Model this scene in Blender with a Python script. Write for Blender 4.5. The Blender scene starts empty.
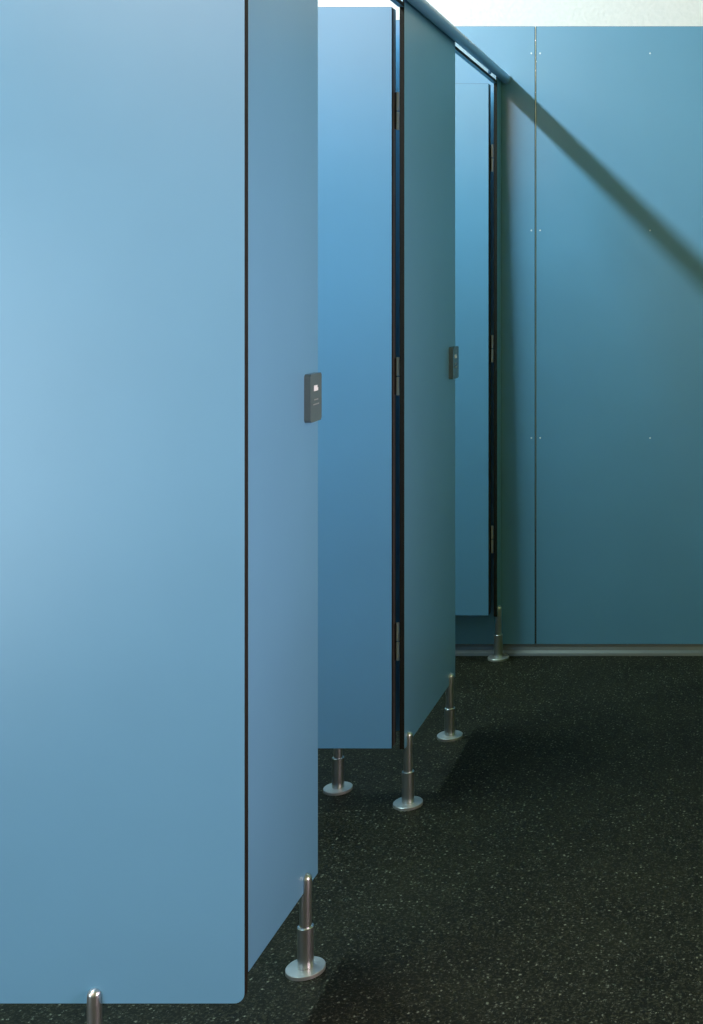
import bpy, bmesh, math
from mathutils import Vector, Matrix

scene = bpy.context.scene
col = scene.collection
PI = math.pi

# ------------------------------------------------------------------ dimensions (metres)
CAM_H = 1.34          # eye height
F_PX = 1202.0         # focal length in pixels of a 703 x 1024 frame
VPX, VPY = 734.0, 278.0
XF = -0.832           # corridor face of the cubicle front
TH = 0.012            # panel thickness
XB = XF - TH          # cubicle-side face of the front panels
Y_END = 2.045         # camera-side face of the end panel
Y_WALL = 4.297        # face of the wall cladding
Z_LOW, Z_TOP = 0.15, 2.022
P1 = (Y_END + TH + 0.001, 2.404)
P2 = (3.033, 3.588)
P3 = (4.222, Y_WALL - 0.0015)
ROOM_L, ROOM_R, ROOM_BACK, ROOM_H = -2.62, 1.35, -2.6, 3.72
FL = -0.004            # floor level


Z_FP = 2.066           # top of the front panels, behind the rail


# ------------------------------------------------------------------ materials
def mat(name):
    m = bpy.data.materials.new(name)
    m.use_nodes = True
    nt = m.node_tree
    b = nt.nodes['Principled BSDF']
    return m, nt, b


def node(nt, kind, **kw):
    n = nt.nodes.new(kind)
    for k, v in kw.items():
        setattr(n, k, v)
    return n


def bump(nt, b, height, strength, dist=0.001):
    bn = node(nt, 'ShaderNodeBump')
    bn.inputs['Strength'].default_value = strength
    bn.inputs['Distance'].default_value = dist
    nt.links.new(height, bn.inputs['Height'])
    nt.links.new(bn.outputs['Normal'], b.inputs['Normal'])


def obj_coord(nt):
    return node(nt, 'ShaderNodeTexCoord').outputs['Object']


def noise(nt, scale, detail=2.0, rough=0.5):
    n = node(nt, 'ShaderNodeTexNoise')
    n.inputs['Scale'].default_value = scale
    n.inputs['Detail'].default_value = detail
    n.inputs['Roughness'].default_value = rough
    nt.links.new(obj_coord(nt), n.inputs['Vector'])
    return n


def ramp(nt, fac, stops):
    r = node(nt, 'ShaderNodeValToRGB')
    e = r.color_ramp.elements
    e[0].position, e[0].color = stops[0][0], (*stops[0][1], 1)
    e[1].position, e[1].color = stops[-1][0], (*stops[-1][1], 1)
    for p, c in stops[1:-1]:
        n = e.new(p)
        n.color = (*c, 1)
    nt.links.new(fac, r.inputs['Fac'])
    return r


def make_laminate(name, c, rough, spec):
    m, nt, b = mat(name)
    n = noise(nt, 3.0, 3.0)
    lo = tuple(v * 0.97 for v in c)
    hi = tuple(v * 1.03 for v in c)
    r = ramp(nt, n.outputs['Fac'], [(0.3, lo), (0.7, hi)])
    nt.links.new(r.outputs['Color'], b.inputs['Base Color'])
    b.inputs['Roughness'].default_value = rough
    b.inputs['Specular IOR Level'].default_value = spec
    f = noise(nt, 900.0, 2.0)
    bump(nt, b, f.outputs['Fac'], 0.05, 0.0004)
    return m


M_BLUE = make_laminate('blue_laminate', (0.126, 0.312, 0.480), 0.36, 0.85)

M_CORE, nt, b = mat('dark_laminate_core')
n = noise(nt, 220.0, 3.0)
r = ramp(nt, n.outputs['Fac'], [(0.3, (0.010, 0.009, 0.006)), (0.7, (0.018, 0.016, 0.011))])
nt.links.new(r.outputs['Color'], b.inputs['Base Color'])
b.inputs['Roughness'].default_value = 0.6
b.inputs['Specular IOR Level'].default_value = 0.2

M_EDGE, nt, b = mat('brown_edge_profile')
n = noise(nt, 120.0, 2.0)
r = ramp(nt, n.outputs['Fac'], [(0.3, (0.060, 0.052, 0.045)), (0.7, (0.080, 0.070, 0.060))])
nt.links.new(r.outputs['Color'], b.inputs['Base Color'])
b.inputs['Roughness'].default_value = 0.55

M_RAIL = make_laminate('blue_painted_metal', (0.24, 0.38, 0.56), 0.36, 0.8)
M_RAIL.node_tree.nodes['Principled BSDF'].inputs['Metallic'].default_value = 0.25


def make_steel(name, c, rough):
    m, nt, b = mat(name)
    n = noise(nt, 60.0, 3.0)
    mp = node(nt, 'ShaderNodeMapping')
    mp.inputs['Scale'].default_value = (1.0, 1.0, 12.0)
    nt.links.new(obj_coord(nt), mp.inputs['Vector'])
    nt.links.new(mp.outputs['Vector'], n.inputs['Vector'])
    r = ramp(nt, n.outputs['Fac'], [(0.3, tuple(v * 0.96 for v in c)), (0.7, c)])
    nt.links.new(r.outputs['Color'], b.inputs['Base Color'])
    b.inputs['Metallic'].default_value = 1.0
    b.inputs['Roughness'].default_value = rough
    return m


M_STEEL = make_steel('brushed_stainless_steel', (0.56, 0.56, 0.54), 0.36)
M_STEEL.node_tree.nodes['Principled BSDF'].inputs['Metallic'].default_value = 0.75
M_STEM = make_steel('polished_stem_steel', (0.64, 0.66, 0.66), 0.30)
M_STEM.node_tree.nodes['Principled BSDF'].inputs['Metallic'].default_value = 0.96
M_LOCK = make_steel('satin_grey_metal', (0.125, 0.165, 0.160), 0.24)
M_LOCK.node_tree.nodes['Principled BSDF'].inputs['Metallic'].default_value = 0.25
M_HINGE = make_steel('bright_hinge_steel', (0.94, 0.93, 0.90), 0.35)
M_HINGE.node_tree.nodes['Principled BSDF'].inputs['Metallic'].default_value = 0.0
M_JOINT = make_steel('polished_joint_metal', (0.74, 0.78, 0.82), 0.22)
M_ALU = make_steel('dull_aluminium', (0.16, 0.165, 0.16), 0.45)

M_WHITE, nt, b = mat('white_indicator')
n = noise(nt, 400.0)
r = ramp(nt, n.outputs['Fac'], [(0.3, (0.80, 0.82, 0.82)), (0.7, (0.86, 0.88, 0.88))])
nt.links.new(r.outputs['Color'], b.inputs['Base Color'])
b.inputs['Roughness'].default_value = 0.4

M_PRINT, nt, b = mat('faint_grey_print')
n = noise(nt, 400.0)
r = ramp(nt, n.outputs['Fac'], [(0.3, (0.20, 0.23, 0.22)), (0.7, (0.25, 0.28, 0.27))])
nt.links.new(r.outputs['Color'], b.inputs['Base Color'])

M_PLASTER, nt, b = mat('white_plaster')
n = noise(nt, 70.0, 4.0)
r = ramp(nt, n.outputs['Fac'], [(0.3, (0.84, 0.735, 0.73)), (0.7, (0.90, 0.785, 0.78))])
nt.links.new(r.outputs['Color'], b.inputs['Base Color'])
b.inputs['Roughness'].default_value = 0.9
bump(nt, b, n.outputs['Fac'], 0.35, 0.004)

M_SIDE, nt, b = mat('olive_painted_wall')
n = noise(nt, 40.0, 3.0)
r = ramp(nt, n.outputs['Fac'], [(0.3, (0.20, 0.23, 0.060)), (0.7, (0.23, 0.26, 0.075))])
nt.links.new(r.outputs['Color'], b.inputs['Base Color'])
b.inputs['Roughness'].default_value = 0.85

M_FROST, nt, b = mat('frosted_plastic')
n = noise(nt, 200.0, 2.0)
r = ramp(nt, n.outputs['Fac'], [(0.3, (0.78, 0.80, 0.82)), (0.7, (0.84, 0.86, 0.88))])
nt.links.new(r.outputs['Color'], b.inputs['Base Color'])
b.inputs['Roughness'].default_value = 0.5
tr = node(nt, 'ShaderNodeBsdfTranslucent')
nt.links.new(r.outputs['Color'], tr.inputs['Color'])
ms = node(nt, 'ShaderNodeMixShader')
ms.inputs['Fac'].default_value = 0.6
nt.links.new(b.outputs['BSDF'], ms.inputs[1])
nt.links.new(tr.outputs['BSDF'], ms.inputs[2])
nt.links.new(ms.outputs['Shader'], nt.nodes['Material Output'].inputs['Surface'])

M_CREAM, nt, b = mat('cream_paint')
n = noise(nt, 40.0, 3.0)
r = ramp(nt, n.outputs['Fac'], [(0.3, (0.40, 0.39, 0.25)), (0.7, (0.44, 0.43, 0.28))])
nt.links.new(r.outputs['Color'], b.inputs['Base Color'])
b.inputs['Roughness'].default_value = 0.9

# speckled black rubber floor
M_FLOOR, nt, b = mat('speckled_black_rubber')
base = noise(nt, 5.0, 5.0, 0.6)
rb = ramp(nt, base.outputs['Fac'], [(0.30, (0.0030, 0.0032, 0.0010)), (0.72, (0.0105, 0.0106, 0.0046))])
fine = noise(nt, 170.0, 3.0, 0.7)
rf = ramp(nt, fine.outputs['Fac'], [(0.50, (0, 0, 0)), (0.72, (1, 1, 1))])
mix1 = node(nt, 'ShaderNodeMixRGB', blend_type='MIX')
mix1.inputs['Color2'].default_value = (0.046, 0.046, 0.026, 1)
nt.links.new(rf.outputs['Color'], mix1.inputs['Fac'])
nt.links.new(rb.outputs['Color'], mix1.inputs['Color1'])
prev = mix1.outputs['Color']
warp = noise(nt, 300.0, 1.0)
wv = node(nt, 'ShaderNodeVectorMath', operation='SCALE')
wv.inputs['Scale'].default_value = 0.007
nt.links.new(warp.outputs['Color'], wv.inputs[0])
wa = node(nt, 'ShaderNodeVectorMath', operation='ADD')
nt.links.new(obj_coord(nt), wa.inputs[0])
nt.links.new(wv.outputs[0], wa.inputs[1])
for sc_, lo, hi, keep, c in ((115.0, 0.12, 0.34, 0.62, (0.25, 0.255, 0.19, 1)), (230.0, 0.15, 0.40, 0.60, (0.14, 0.145, 0.105, 1))):
    v = node(nt, 'ShaderNodeTexVoronoi')
    v.inputs['Scale'].default_value = sc_
    nt.links.new(wa.outputs[0], v.inputs['Vector'])
    lt = node(nt, 'ShaderNodeMapRange')
    lt.inputs['From Min'].default_value = lo
    lt.inputs['From Max'].default_value = hi
    lt.inputs['To Min'].default_value = 1.0
    lt.inputs['To Max'].default_value = 0.0
    nt.links.new(v.outputs['Distance'], lt.inputs['Value'])
    sep = node(nt, 'ShaderNodeSeparateColor')
    nt.links.new(v.outputs['Color'], sep.inputs['Color'])
    gt = node(nt, 'ShaderNodeMapRange')
    gt.inputs['From Min'].default_value = keep
    gt.inputs['From Max'].default_value = 1.0
    nt.links.new(sep.outputs['Red'], gt.inputs['Value'])
    mul = node(nt, 'ShaderNodeMath', operation='MULTIPLY')
    nt.links.new(lt.outputs['Result'], mul.inputs[0])
    nt.links.new(gt.outputs['Result'], mul.inputs[1])
    mx = node(nt, 'ShaderNodeMixRGB', blend_type='MIX')
    mx.inputs['Color2'].default_value = c
    nt.links.new(mul.outputs[0], mx.inputs['Fac'])
    nt.links.new(prev, mx.inputs['Color1'])
    prev = mx.outputs['Color']
nt.links.new(prev, b.inputs['Base Color'])
b.inputs['Roughness'].default_value = 0.62
b.inputs['Specular IOR Level'].default_value = 0.14
bump(nt, b, fine.outputs['Fac'], 0.4, 0.002)


# ------------------------------------------------------------------ mesh helpers
def link(name, bm, mats, parent=None, loc=None, smooth=False):
    """Links bm as ONE mesh object. Geometry is in world space unless a parent or loc moves its origin."""
    me = bpy.data.meshes.new(name)
    o = bpy.data.objects.new(name, me)
    origin = Vector(loc) if loc is not None else Vector((0, 0, 0))
    if parent is not None:
        o.parent = parent
        origin = world(parent)
        o.location = (0, 0, 0)
    elif loc is not None:
        o.location = origin
    if origin.length > 0:
        bmesh.ops.translate(bm, verts=bm.verts, vec=-origin)
    bmesh.ops.recalc_face_normals(bm, faces=bm.faces)
    bm.to_mesh(me)
    bm.free()
    for m in (mats if isinstance(mats, (list, tuple)) else [mats]):
        me.materials.append(m)
    if smooth:
        for p in me.polygons:
            p.use_smooth = True
        me.set_sharp_from_angle(angle=math.radians(28))
    col.objects.link(o)
    return o


def world(o):
    v = Vector(o.location)
    while o.parent:
        o = o.parent
        v = v + Vector(o.location)
    return v


def empty(name, loc):
    o = bpy.data.objects.new(name, None)
    o.empty_display_size = 0.1
    o.location = loc
    col.objects.link(o)
    return o


def tag(o, label=None, cat=None, group=None, kind=None):
    if label:
        o['label'] = label
    if cat:
        o['category'] = cat
    if group:
        o['group'] = group
    if kind:
        o['kind'] = kind
    return o


def box(bm, x0, x1, y0, y1, z0, z1, bev=0.0, seg=2):
    r = bmesh.ops.create_cube(bm, size=1.0)
    vs = r['verts']
    for v in vs:
        v.co = Vector(((x0 + x1) / 2 + v.co.x * (x1 - x0), (y0 + y1) / 2 + v.co.y * (y1 - y0), (z0 + z1) / 2 + v.co.z * (z1 - z0)))
    if bev:
        es = list({e for v in vs for e in v.link_edges})
        bmesh.ops.bevel(bm, geom=es, offset=bev, segments=seg, profile=0.5, affect='EDGES')


def outline(u0, u1, w0, w1, radii=(0.002, 0.002, 0.002, 0.002)):
    """Counter-clockwise rounded rectangle; radii at (u0,w0), (u1,w0), (u1,w1), (u0,w1)."""
    pts = []
    cs = [(u0, w0, 1, 1, PI), (u1, w0, -1, 1, 1.5 * PI), (u1, w1, -1, -1, 0), (u0, w1, 1, -1, 0.5 * PI)]
    for (u, w, su, sw, a0), r in zip(cs, radii):
        n_ = 10 if r > 0.006 else 3
        for i in range(n_ + 1):
            a = a0 + 0.5 * PI * i / n_
            pts.append((u + su * r + r * math.cos(a), w + sw * r + r * math.sin(a)))
    return pts


def slab(pts, axis, a, b_, bev=0.0008):
    """A laminate panel: outline extruded along an axis ('x' or 'y' or 'z'); faces blue (slot 0), cut edges dark (slot 1)."""
    bm = bmesh.new()

    def place(u, w, t):
        return {'x': (t, u, w), 'y': (u, t, w), 'z': (u, w, t)}[axis]
    A = [bm.verts.new(place(u, w, a)) for u, w in pts]
    B = [bm.verts.new(place(u, w, b_)) for u, w in pts]
    n_ = len(pts)
    fa = bm.faces.new(A)
    fb = bm.faces.new(list(reversed(B)))
    sides = []
    for i in range(n_):
        j = (i + 1) % n_
        f = bm.faces.new((A[j], A[i], B[i], B[j]))
        f.material_index = 1
        sides.append(f)
    bmesh.ops.recalc_face_normals(bm, faces=bm.faces)
    if bev:
        es = list(fa.edges) + list(fb.edges)
        bmesh.ops.bevel(bm, geom=es, offset=bev, segments=1, profile=0.5, affect='EDGES', material=1)
    return bm


def lathe(bm, prof, cx, cy, seg=40):
    rings = []
    for r, z in prof:
        if r < 1e-6:
            rings.append([bm.verts.new((cx, cy, z))])
        else:
            rings.append([bm.verts.new((cx + r * math.cos(2 * PI * i / seg), cy + r * math.sin(2 * PI * i / seg), z)) for i in range(seg)])
    for A, B in zip(rings, rings[1:]):
        for i in range(seg):
            j = (i + 1) % seg
            if len(A) == 1 and len(B) == 1:
                continue
            if len(A) == 1:
                bm.faces.new((A[0], B[j], B[i]))
            elif len(B) == 1:
                bm.faces.new((A[i], A[j], B[0]))
            else:
                bm.faces.new((A[i], A[j], B[j], B[i]))


def tube_y(bm, cx, cz, r, y0, y1, seg=32):
    A = [bm.verts.new((cx + r * math.cos(2 * PI * i / seg), y0, cz + r * math.sin(2 * PI * i / seg))) for i in range(seg)]
    B = [bm.verts.new((v.co.x, y1, v.co.z)) for v in A]
    for i in range(seg):
        j = (i + 1) % seg
        bm.faces.new((A[i], A[j], B[j], B[i]))
    bm.faces.new(A)
    bm.faces.new(list(reversed(B)))


# ------------------------------------------------------------------ room shell
def shell(name, x0, x1, y0, y1, z0, z1, m):
    bm = bmesh.new()
    box(bm, x0, x1, y0, y1, z0, z1)
    return tag(link(name, bm, m), kind='structure')


W = 0.15
Y_PL = Y_WALL + 0.014
tag(shell('floor', ROOM_L - W, ROOM_R + W, ROOM_BACK - W, Y_PL + W, -0.12, FL, M_FLOOR),
    'black speckled rubber floor of the washroom')
tag(shell('ceiling', ROOM_L - W, ROOM_R + W, ROOM_BACK - W, Y_PL + W, ROOM_H, ROOM_H + 0.12, M_CREAM),
    'cream ceiling above the cubicles')
wall_back = shell('wall_back', ROOM_L - W, ROOM_R + W, Y_PL, Y_PL + W, FL, ROOM_H, M_PLASTER)
tag(wall_back, 'far wall, white plaster above blue cladding panels')
tag(shell('wall_left', ROOM_L - W, ROOM_L, ROOM_BACK, Y_PL, FL, ROOM_H, M_CREAM), 'cream wall behind the cubicles')
tag(shell('wall_right', ROOM_R, ROOM_R + W, ROOM_BACK, Y_PL, FL, ROOM_H, M_SIDE), 'painted wall along the corridor')
tag(shell('wall_front', ROOM_L - W, ROOM_R + W, ROOM_BACK - W, ROOM_BACK, FL, ROOM_H, M_CREAM), 'cream wall at the corridor entrance')

# wall cladding: large blue panels screwed to the far wall
SEAM = -0.7095
Z_CL = 2.240
clads = []
for x0, x1, cols in ((-2.60, SEAM - 0.0025, (-0.7245,)), (SEAM + 0.0025, 0.52, (-0.6930, -0.300, 0.105, 0.505)), (0.525, 1.34, (0.54,))):
    c = link('cladding_panel', slab(outline(x0, x1, 0.031, Z_CL), 'y', Y_WALL, Y_WALL + 0.010, 0.0006), [M_BLUE, M_CORE], wall_back)
    for sx in cols:
        for sz in (2.143, 1.510, 0.768):
            bm = bmesh.new()
            prof = [(0.0031, 0.0), (0.0029, 0.0008), (0.0020, 0.0014), (0.0, 0.0017)]
            lathe(bm, prof, 0, 0, 16)
            bmesh.ops.rotate(bm, verts=bm.verts, cent=(0, 0, 0), matrix=Matrix.Rotation(PI / 2, 3, 'X'))
            bmesh.ops.translate(bm, verts=bm.verts, vec=(sx, Y_WALL + 0.0002, sz))
            link('screw', bm, M_HINGE, c, smooth=True)

bm = bmesh.new()
tprof = []
for q in range(9):
    a_ = PI - PI * q / 8
    tprof.append((SEAM + 0.0004 + 0.0018 * math.cos(a_), Y_WALL + 0.0016 - 0.0022 * math.sin(a_)))
tprof = [(SEAM - 0.0014, Y_PL - 0.0002)] + tprof + [(SEAM + 0.0022, Y_PL - 0.0002)]
A = [bm.verts.new((x, y, 0.035)) for x, y in tprof]
B = [bm.verts.new((x, y, Z_CL)) for x, y in tprof]
for i in range(len(tprof)):
    j = (i + 1) % len(tprof)
    bm.faces.new((A[i], A[j], B[j], B[i]))
bm.faces.new(A)
bm.faces.new(list(reversed(B)))
link('joint_strip', bm, M_JOINT, wall_back, smooth=True)['label'] = 'slim metal joint strip'

# aluminium cove at the foot of the far wall
bm = bmesh.new()
prof = [(Y_PL, FL), (Y_PL, 0.031), (Y_WALL - 0.002, 0.031), (Y_WALL - 0.004, 0.022), (Y_WALL - 0.009, 0.012), (Y_WALL - 0.018, 0.004), (Y_WALL - 0.022, FL)]
A = [bm.verts.new((-2.60, y, z)) for y, z in prof]
B = [bm.verts.new((1.34, y, z)) for y, z in prof]
for i in range(len(prof)):
    j = (i + 1) % len(prof)
    bm.faces.new((A[i], A[j], B[j], B[i]))
bm.faces.new(A)
bm.faces.new(list(reversed(B)))
tag(link('baseboard_back', bm, M_ALU), 'dull metal cove strip at the foot of the far wall', kind='structure')


# ------------------------------------------------------------------ cubicle panels
def panel(name, pts, axis, a, b_, base, label, group=None, cat='panel'):
    o = link(name, slab(pts, axis, a, b_), [M_BLUE, M_CORE], None, base)
    return tag(o, label, cat, group)


panel('end_panel', outline(-2.60, XF, 0.105, Z_TOP, (0.004, 0.018, 0.004, 0.004)), 'y', Y_END, Y_END + TH,
      (XF - 0.9, Y_END, 0.105), 'large blue end panel of the cubicle row with a rounded bottom corner, nearest the camera', None, 'partition')
panel('partition_panel', outline(-2.60, XB - 0.0005, Z_LOW, Z_TOP - 0.004), 'y', 3.157, 3.157 + TH,
      (XB - 0.9, 3.157, Z_LOW), 'blue dividing partition behind the first open door, seen as a sliver beside its hinges', None, 'partition')
g = 'front panels of the cubicle row'
fp1 = panel('front_panel', outline(P1[0], P1[1], Z_LOW, Z_FP), 'x', XF, XB, (XF, P1[1], Z_LOW),
            'bright blue front panel joined to the end panel, with the large grey lock box', g, 'front panel')
fp2 = panel('front_panel', outline(P2[0], P2[1], Z_LOW, Z_FP), 'x', XF, XB, (XF, P2[1], Z_LOW),
            'dark teal front panel in shade between the two open doors', g, 'front panel')
fp3 = panel('front_panel', outline(P3[0], P3[1], Z_LOW, Z_FP), 'x', XF, XB, (XF, P3[0], Z_LOW),
            'very narrow dark front panel against the far wall', g, 'front panel')


# lock boxes on the far edges of the first two front panels
def lock_box(parent, y0, y1, zc):
    x1 = XF + 0.0125
    bm = bmesh.new()
    pts = outline(y0, y1, zc - 0.047, zc + 0.047, (0.007, 0.007, 0.007, 0.007))
    A = [bm.verts.new((XF, u, w)) for u, w in pts]
    B = [bm.verts.new((x1, u, w)) for u, w in pts]
    for i in range(len(pts)):
        j = (i + 1) % len(pts)
        bm.faces.new((A[j], A[i], B[i], B[j]))
    bm.faces.new(A)
    ft = bm.faces.new(list(reversed(B)))
    bmesh.ops.bevel(bm, geom=list(ft.edges), offset=0.0038, segments=4, profile=0.5, affect='EDGES')
    o = link('lock_box', bm, M_LOCK, parent, smooth=True)
    o['label'] = 'grey metal lock box with a small white mark'
    yc = (y0 + y1) / 2
    bm = bmesh.new()                                   # white indicator mark: a square with a small tab
    box(bm, x1 - 0.0003, x1 + 0.0006, yc - 0.012, yc + 0.006, zc + 0.013, zc + 0.024, 0.0002, 1)
    box(bm, x1 - 0.0003, x1 + 0.0006, yc + 0.006, yc + 0.010, zc + 0.013, zc + 0.019, 0.0002, 1)
    link('indicator', bm, M_WHITE, o)['label'] = 'small white mark'
    for dz, hw in ((-0.004, 0.011), (-0.013, 0.016)):  # two faint lines too small to read
        bm = bmesh.new()
        box(bm, x1 - 0.0003, x1 + 0.0003, yc - hw, yc + hw, zc + dz - 0.0012, zc + dz + 0.0012)
        link('engraved_line', bm, M_PRINT, o)
    return o


lock_box(fp1, 2.326, 2.389, 1.106)
lock_box(fp2, 3.506, 3.578, 1.091)


# ------------------------------------------------------------------ doors, standing open at right angles
def door(y0, label):
    """y0: depth of the camera-side face; hinged beside the panel behind it, swung into the cubicle."""
    xe = -0.8583
    w = 0.60
    root = empty('cubicle_door', (xe, y0, Z_LOW + 0.008))
    tag(root, label, 'door', 'open cubicle doors', 'thing')
    link('leaf', slab(outline(xe - w, xe, 0.159, 2.0205), 'y', y0, y0 + 0.013), [M_BLUE, M_CORE], root)
    bm = bmesh.new()
    box(bm, xe - 0.030, xe, y0 + 0.0132, y0 + 0.036, 0.159, 2.0205, 0.001, 1)
    link('edge_profile', bm, M_EDGE, root)
    for zc in (1.763, 1.091, 0.419):
        bm = bmesh.new()
        xc, yc = xe + 0.0078, y0 + 0.030
        box(bm, xe + 0.0002, xe + 0.0022, y0 + 0.022, y0 + 0.0355, zc - 0.046, zc + 0.046, 0.0004, 1)
        h = link('hinge', bm, M_CORE, root)
        h['label'] = 'slim metal barrel hinge'
        for za, zb in ((zc + 0.0015, zc + 0.048), (zc - 0.048, zc - 0.0015)):
            bm = bmesh.new()
            r = 0.0042
            lathe(bm, [(0, za), (r * 0.8, za), (r, za + 0.001), (r, zb - 0.001), (r * 0.8, zb), (0, zb)], xc - 0.001, yc, 20)
            link('knuckle', bm, M_HINGE, h, smooth=True)
    return root


D1, D2 = 3.016, 4.205
door(D1, 'first open blue door, its leaf showing between the bright and the shaded front panels')
door(D2, 'second open blue door, a narrow strip close to the far wall')


# ------------------------------------------------------------------ head rail along the top
RX, RZ, RR = -0.8150, 2.0520, 0.0165
rail = empty('head_rail', (RX, Y_WALL, RZ))
tag(rail, 'round blue head rail running along the cubicle tops to the far wall', 'rail')
bm = bmesh.new()
tube_y(bm, RX, RZ, RR, Y_END, Y_WALL - 0.006)
link('tube', bm, M_RAIL, rail, smooth=True)
bm = bmesh.new()
tube_y(bm, RX, RZ, RR + 0.003, Y_WALL - 0.006, Y_WALL - 0.0005)
link('end_flange', bm, M_RAIL, rail, smooth=True)
for ya, yb in ((P1[1] + 0.0008, P2[0] - 0.0008), (P2[1] + 0.0008, P3[0] - 0.0008)):
    h = link('header_strip', slab([(XB - 0.003, ya), (XF, ya), (XF, yb), (XB - 0.003, yb)], 'z', 2.0235, 2.0335, 0.0004), [M_BLUE, M_CORE], rail)
    h['label'] = 'flat blue strip with a dark edge'
    bm = bmesh.new()  # added strip: keeps the rail shadow solid, passes pale light from behind
    box(bm, XF - 0.006, XF - 0.003, ya + 0.0005, yb - 0.0005, 2.0336, 2.056, 0.0004, 1)
    link('added_gap_strip', bm, M_FROST, h)['label'] = 'pale frosted strip added in the rail gap'
for yb in (2.70, 4.085):
    bm = bmesh.new()
    box(bm, XF - 0.0028, XF + 0.006, yb - 0.008, yb + 0.008, 2.0336, 2.045, 0.0012)
    link('bracket', bm, M_RAIL, rail)


# ------------------------------------------------------------------ stainless support posts
def post(loc, face, label, z_slot, tongue=0.034):
    """face: direction (x or y) in which the half-round tongue stands in front of its panel."""
    x, y, _ = loc
    root = empty('support_post', (x, y, FL))
    tag(root, label, 'post', 'stainless posts under the cubicle panels')
    bm = bmesh.new()
    R = 0.0370
    lathe(bm, [(0, FL), (R, FL), (R, FL + 0.0062), (R - 0.0008, FL + 0.0070), (0.020, FL + 0.0082), (0, FL + 0.0084)], x, y, 48)
    link('base_flange', bm, M_STEEL, root, smooth=True)
    bm = bmesh.new()
    r = 0.0153
    zs = 0.082 if z_slot > 0.12 else 0.045
    lathe(bm, [(0, FL + 0.0084), (r, FL + 0.0084), (r, zs - 0.001), (r - 0.001, zs), (0, zs)], x, y, 40)
    link('sleeve', bm, M_STEM, root, smooth=True)
    # upper stem: full round up to the panel, then a half-round tongue with a domed tip
    bm = bmesh.new()
    r = 0.0115
    lathe(bm, [(0, zs), (r, zs), (r, z_slot - 0.0006), (0, z_slot - 0.0006)], x, y, 40)
    seg = 20
    prof = [(r, z_slot - 0.0006), (r, z_slot + tongue - r * 0.9)]
    for i in range(1, 7):
        a = 0.5 * PI * i / 6
        prof.append((r * math.cos(a), z_slot + tongue - r * 0.9 + r * 0.9 * math.sin(a)))
    base = math.atan2(face[1], face[0]) - PI / 2
    gap = 0.0006
    rings = []
    for rr, z in prof:
        if rr < 1e-5:
            rr = 1e-4
        rings.append([bm.verts.new((x + face[0] * gap + rr * math.cos(base + PI * i / seg), y + face[1] * gap + rr * math.sin(base + PI * i / seg), z)) for i in range(seg + 1)])
    for A, B in zip(rings, rings[1:]):
        for i in range(seg):
            bm.faces.new((A[i], A[i + 1], B[i + 1], B[i]))
        bm.faces.new((A[seg], A[0], B[0], B[seg]))
    bm.faces.new(rings[0])
    bm.faces.new(list(reversed(rings[-1])))
    link('slotted_stem', bm, M_STEM, root, smooth=True)
    return root


post((-1.088, Y_END, 0), (0, -1), 'stainless post clamping the bottom edge of the large end panel', 0.105, 0.027)
post((XF, 2.334, 0), (1, 0), 'tall stainless post below the grey lock box of the bright front panel', Z_LOW)
post((XF, 3.068, 0), (1, 0), 'stainless post at the hinge edge of the shaded front panel', Z_LOW)
post((XF, 3.520, 0), (1, 0), 'stainless post at the far corner of the shaded front panel', Z_LOW)
post((XF, 4.245, 0), (1, 0), 'small stainless post under the narrow panel by the far wall', Z_LOW)
post((-1.040, 3.157, 0), (0, -1), 'stainless post standing under the first open door, beneath the dividing partition', Z_LOW)

# ------------------------------------------------------------------ lights


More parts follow.
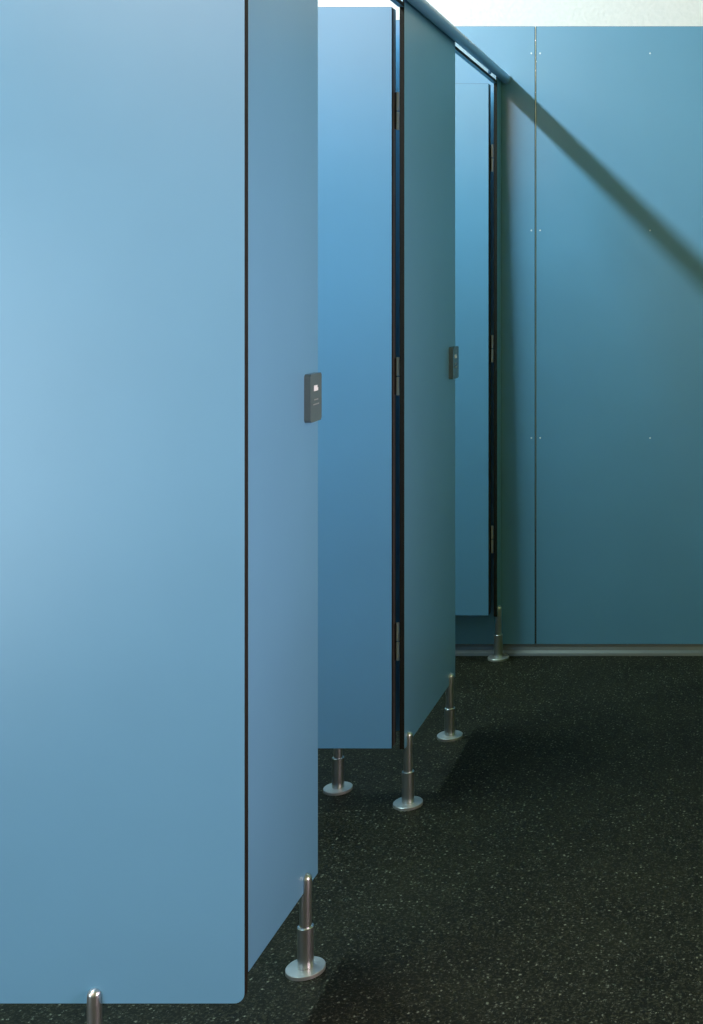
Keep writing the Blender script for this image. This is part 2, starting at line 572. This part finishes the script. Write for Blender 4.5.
def area(name, loc, target, sx, sy, power, color, spread=PI):
    l = bpy.data.lights.new(name, 'AREA')
    l.shape = 'RECTANGLE'
    l.size, l.size_y = sx, sy
    l.energy = power
    l.color = color
    l.spread = spread
    o = bpy.data.objects.new(name, l)
    o.location = loc
    d = Vector(target) - Vector(loc)
    o.rotation_euler = d.to_track_quat('-Z', 'Y').to_euler()
    col.objects.link(o)
    return o


# long slim batten lamps under the ceiling above the cubicles, parallel to the corridor
area('overhead_strip_light', (-2.40, 1.0, 3.57), (-1.40, 1.0, 2.4), 2.0, 0.14, 80, (0.82, 1.14, 1.32))
area('overhead_strip_light', (-2.40, 3.1, 3.57), (-1.40, 3.1, 2.4), 2.2, 0.14, 80, (0.96, 1.40, 1.47))
area('overhead_strip_light', (-2.40, -1.2, 3.57), (-1.40, -1.2, 2.4), 2.4, 0.10, 80, (0.72, 0.46, 0.42))  # added length in front of the row, tinted for sheen on doors and panels
# added unseen light at the left wall, for sheen on the upper panels
area('left_sheen_light', (-2.60, -0.9, 2.65), (0.0, -0.9, 2.4), 2.8, 1.5, 100, (0.46, 0.30, 0.16))
area('left_fill_light', (-2.58, 0.2, 0.85), (0.0, 0.2, 0.85), 1.6, 1.5, 33, (0.76, 0.92, 1.05))  # added low fill, unseen, lifts the lower end panel
# added warm light beside the camera, narrowed to brighten the near front panel
area('corridor_light', (1.30, 1.5, 1.05), (-0.8, 2.1, 0.85), 0.7, 2.0, 13, (1.12, 0.84, 0.98), math.radians(70))

w = bpy.data.worlds.new('World')
w.use_nodes = True
w.node_tree.nodes['Background'].inputs['Color'].default_value = (0.6, 0.7, 0.8, 1)
w.node_tree.nodes['Background'].inputs['Strength'].default_value = 0.3
scene.world = w

# ------------------------------------------------------------------ camera
cam = bpy.data.cameras.new('camera')
cam.sensor_fit = 'AUTO'
cam.sensor_width = 36.0
cam.lens = F_PX / 1024 * 36.0
cam.shift_x = -(VPX - 351.5) / 1024
cam.shift_y = -(512 - VPY) / 1024
cam.clip_start = 0.05
co = bpy.data.objects.new('camera', cam)
co.location = (0, 0, CAM_H)
co.rotation_euler = (PI / 2, 0, 0)
col.objects.link(co)
scene.camera = co

scene.view_settings.view_transform = 'Standard'
scene.view_settings.look = 'None'
scene.view_settings.gamma = 1.0
scene.view_settings.use_curve_mapping = False
scene.view_settings.exposure = 0.10
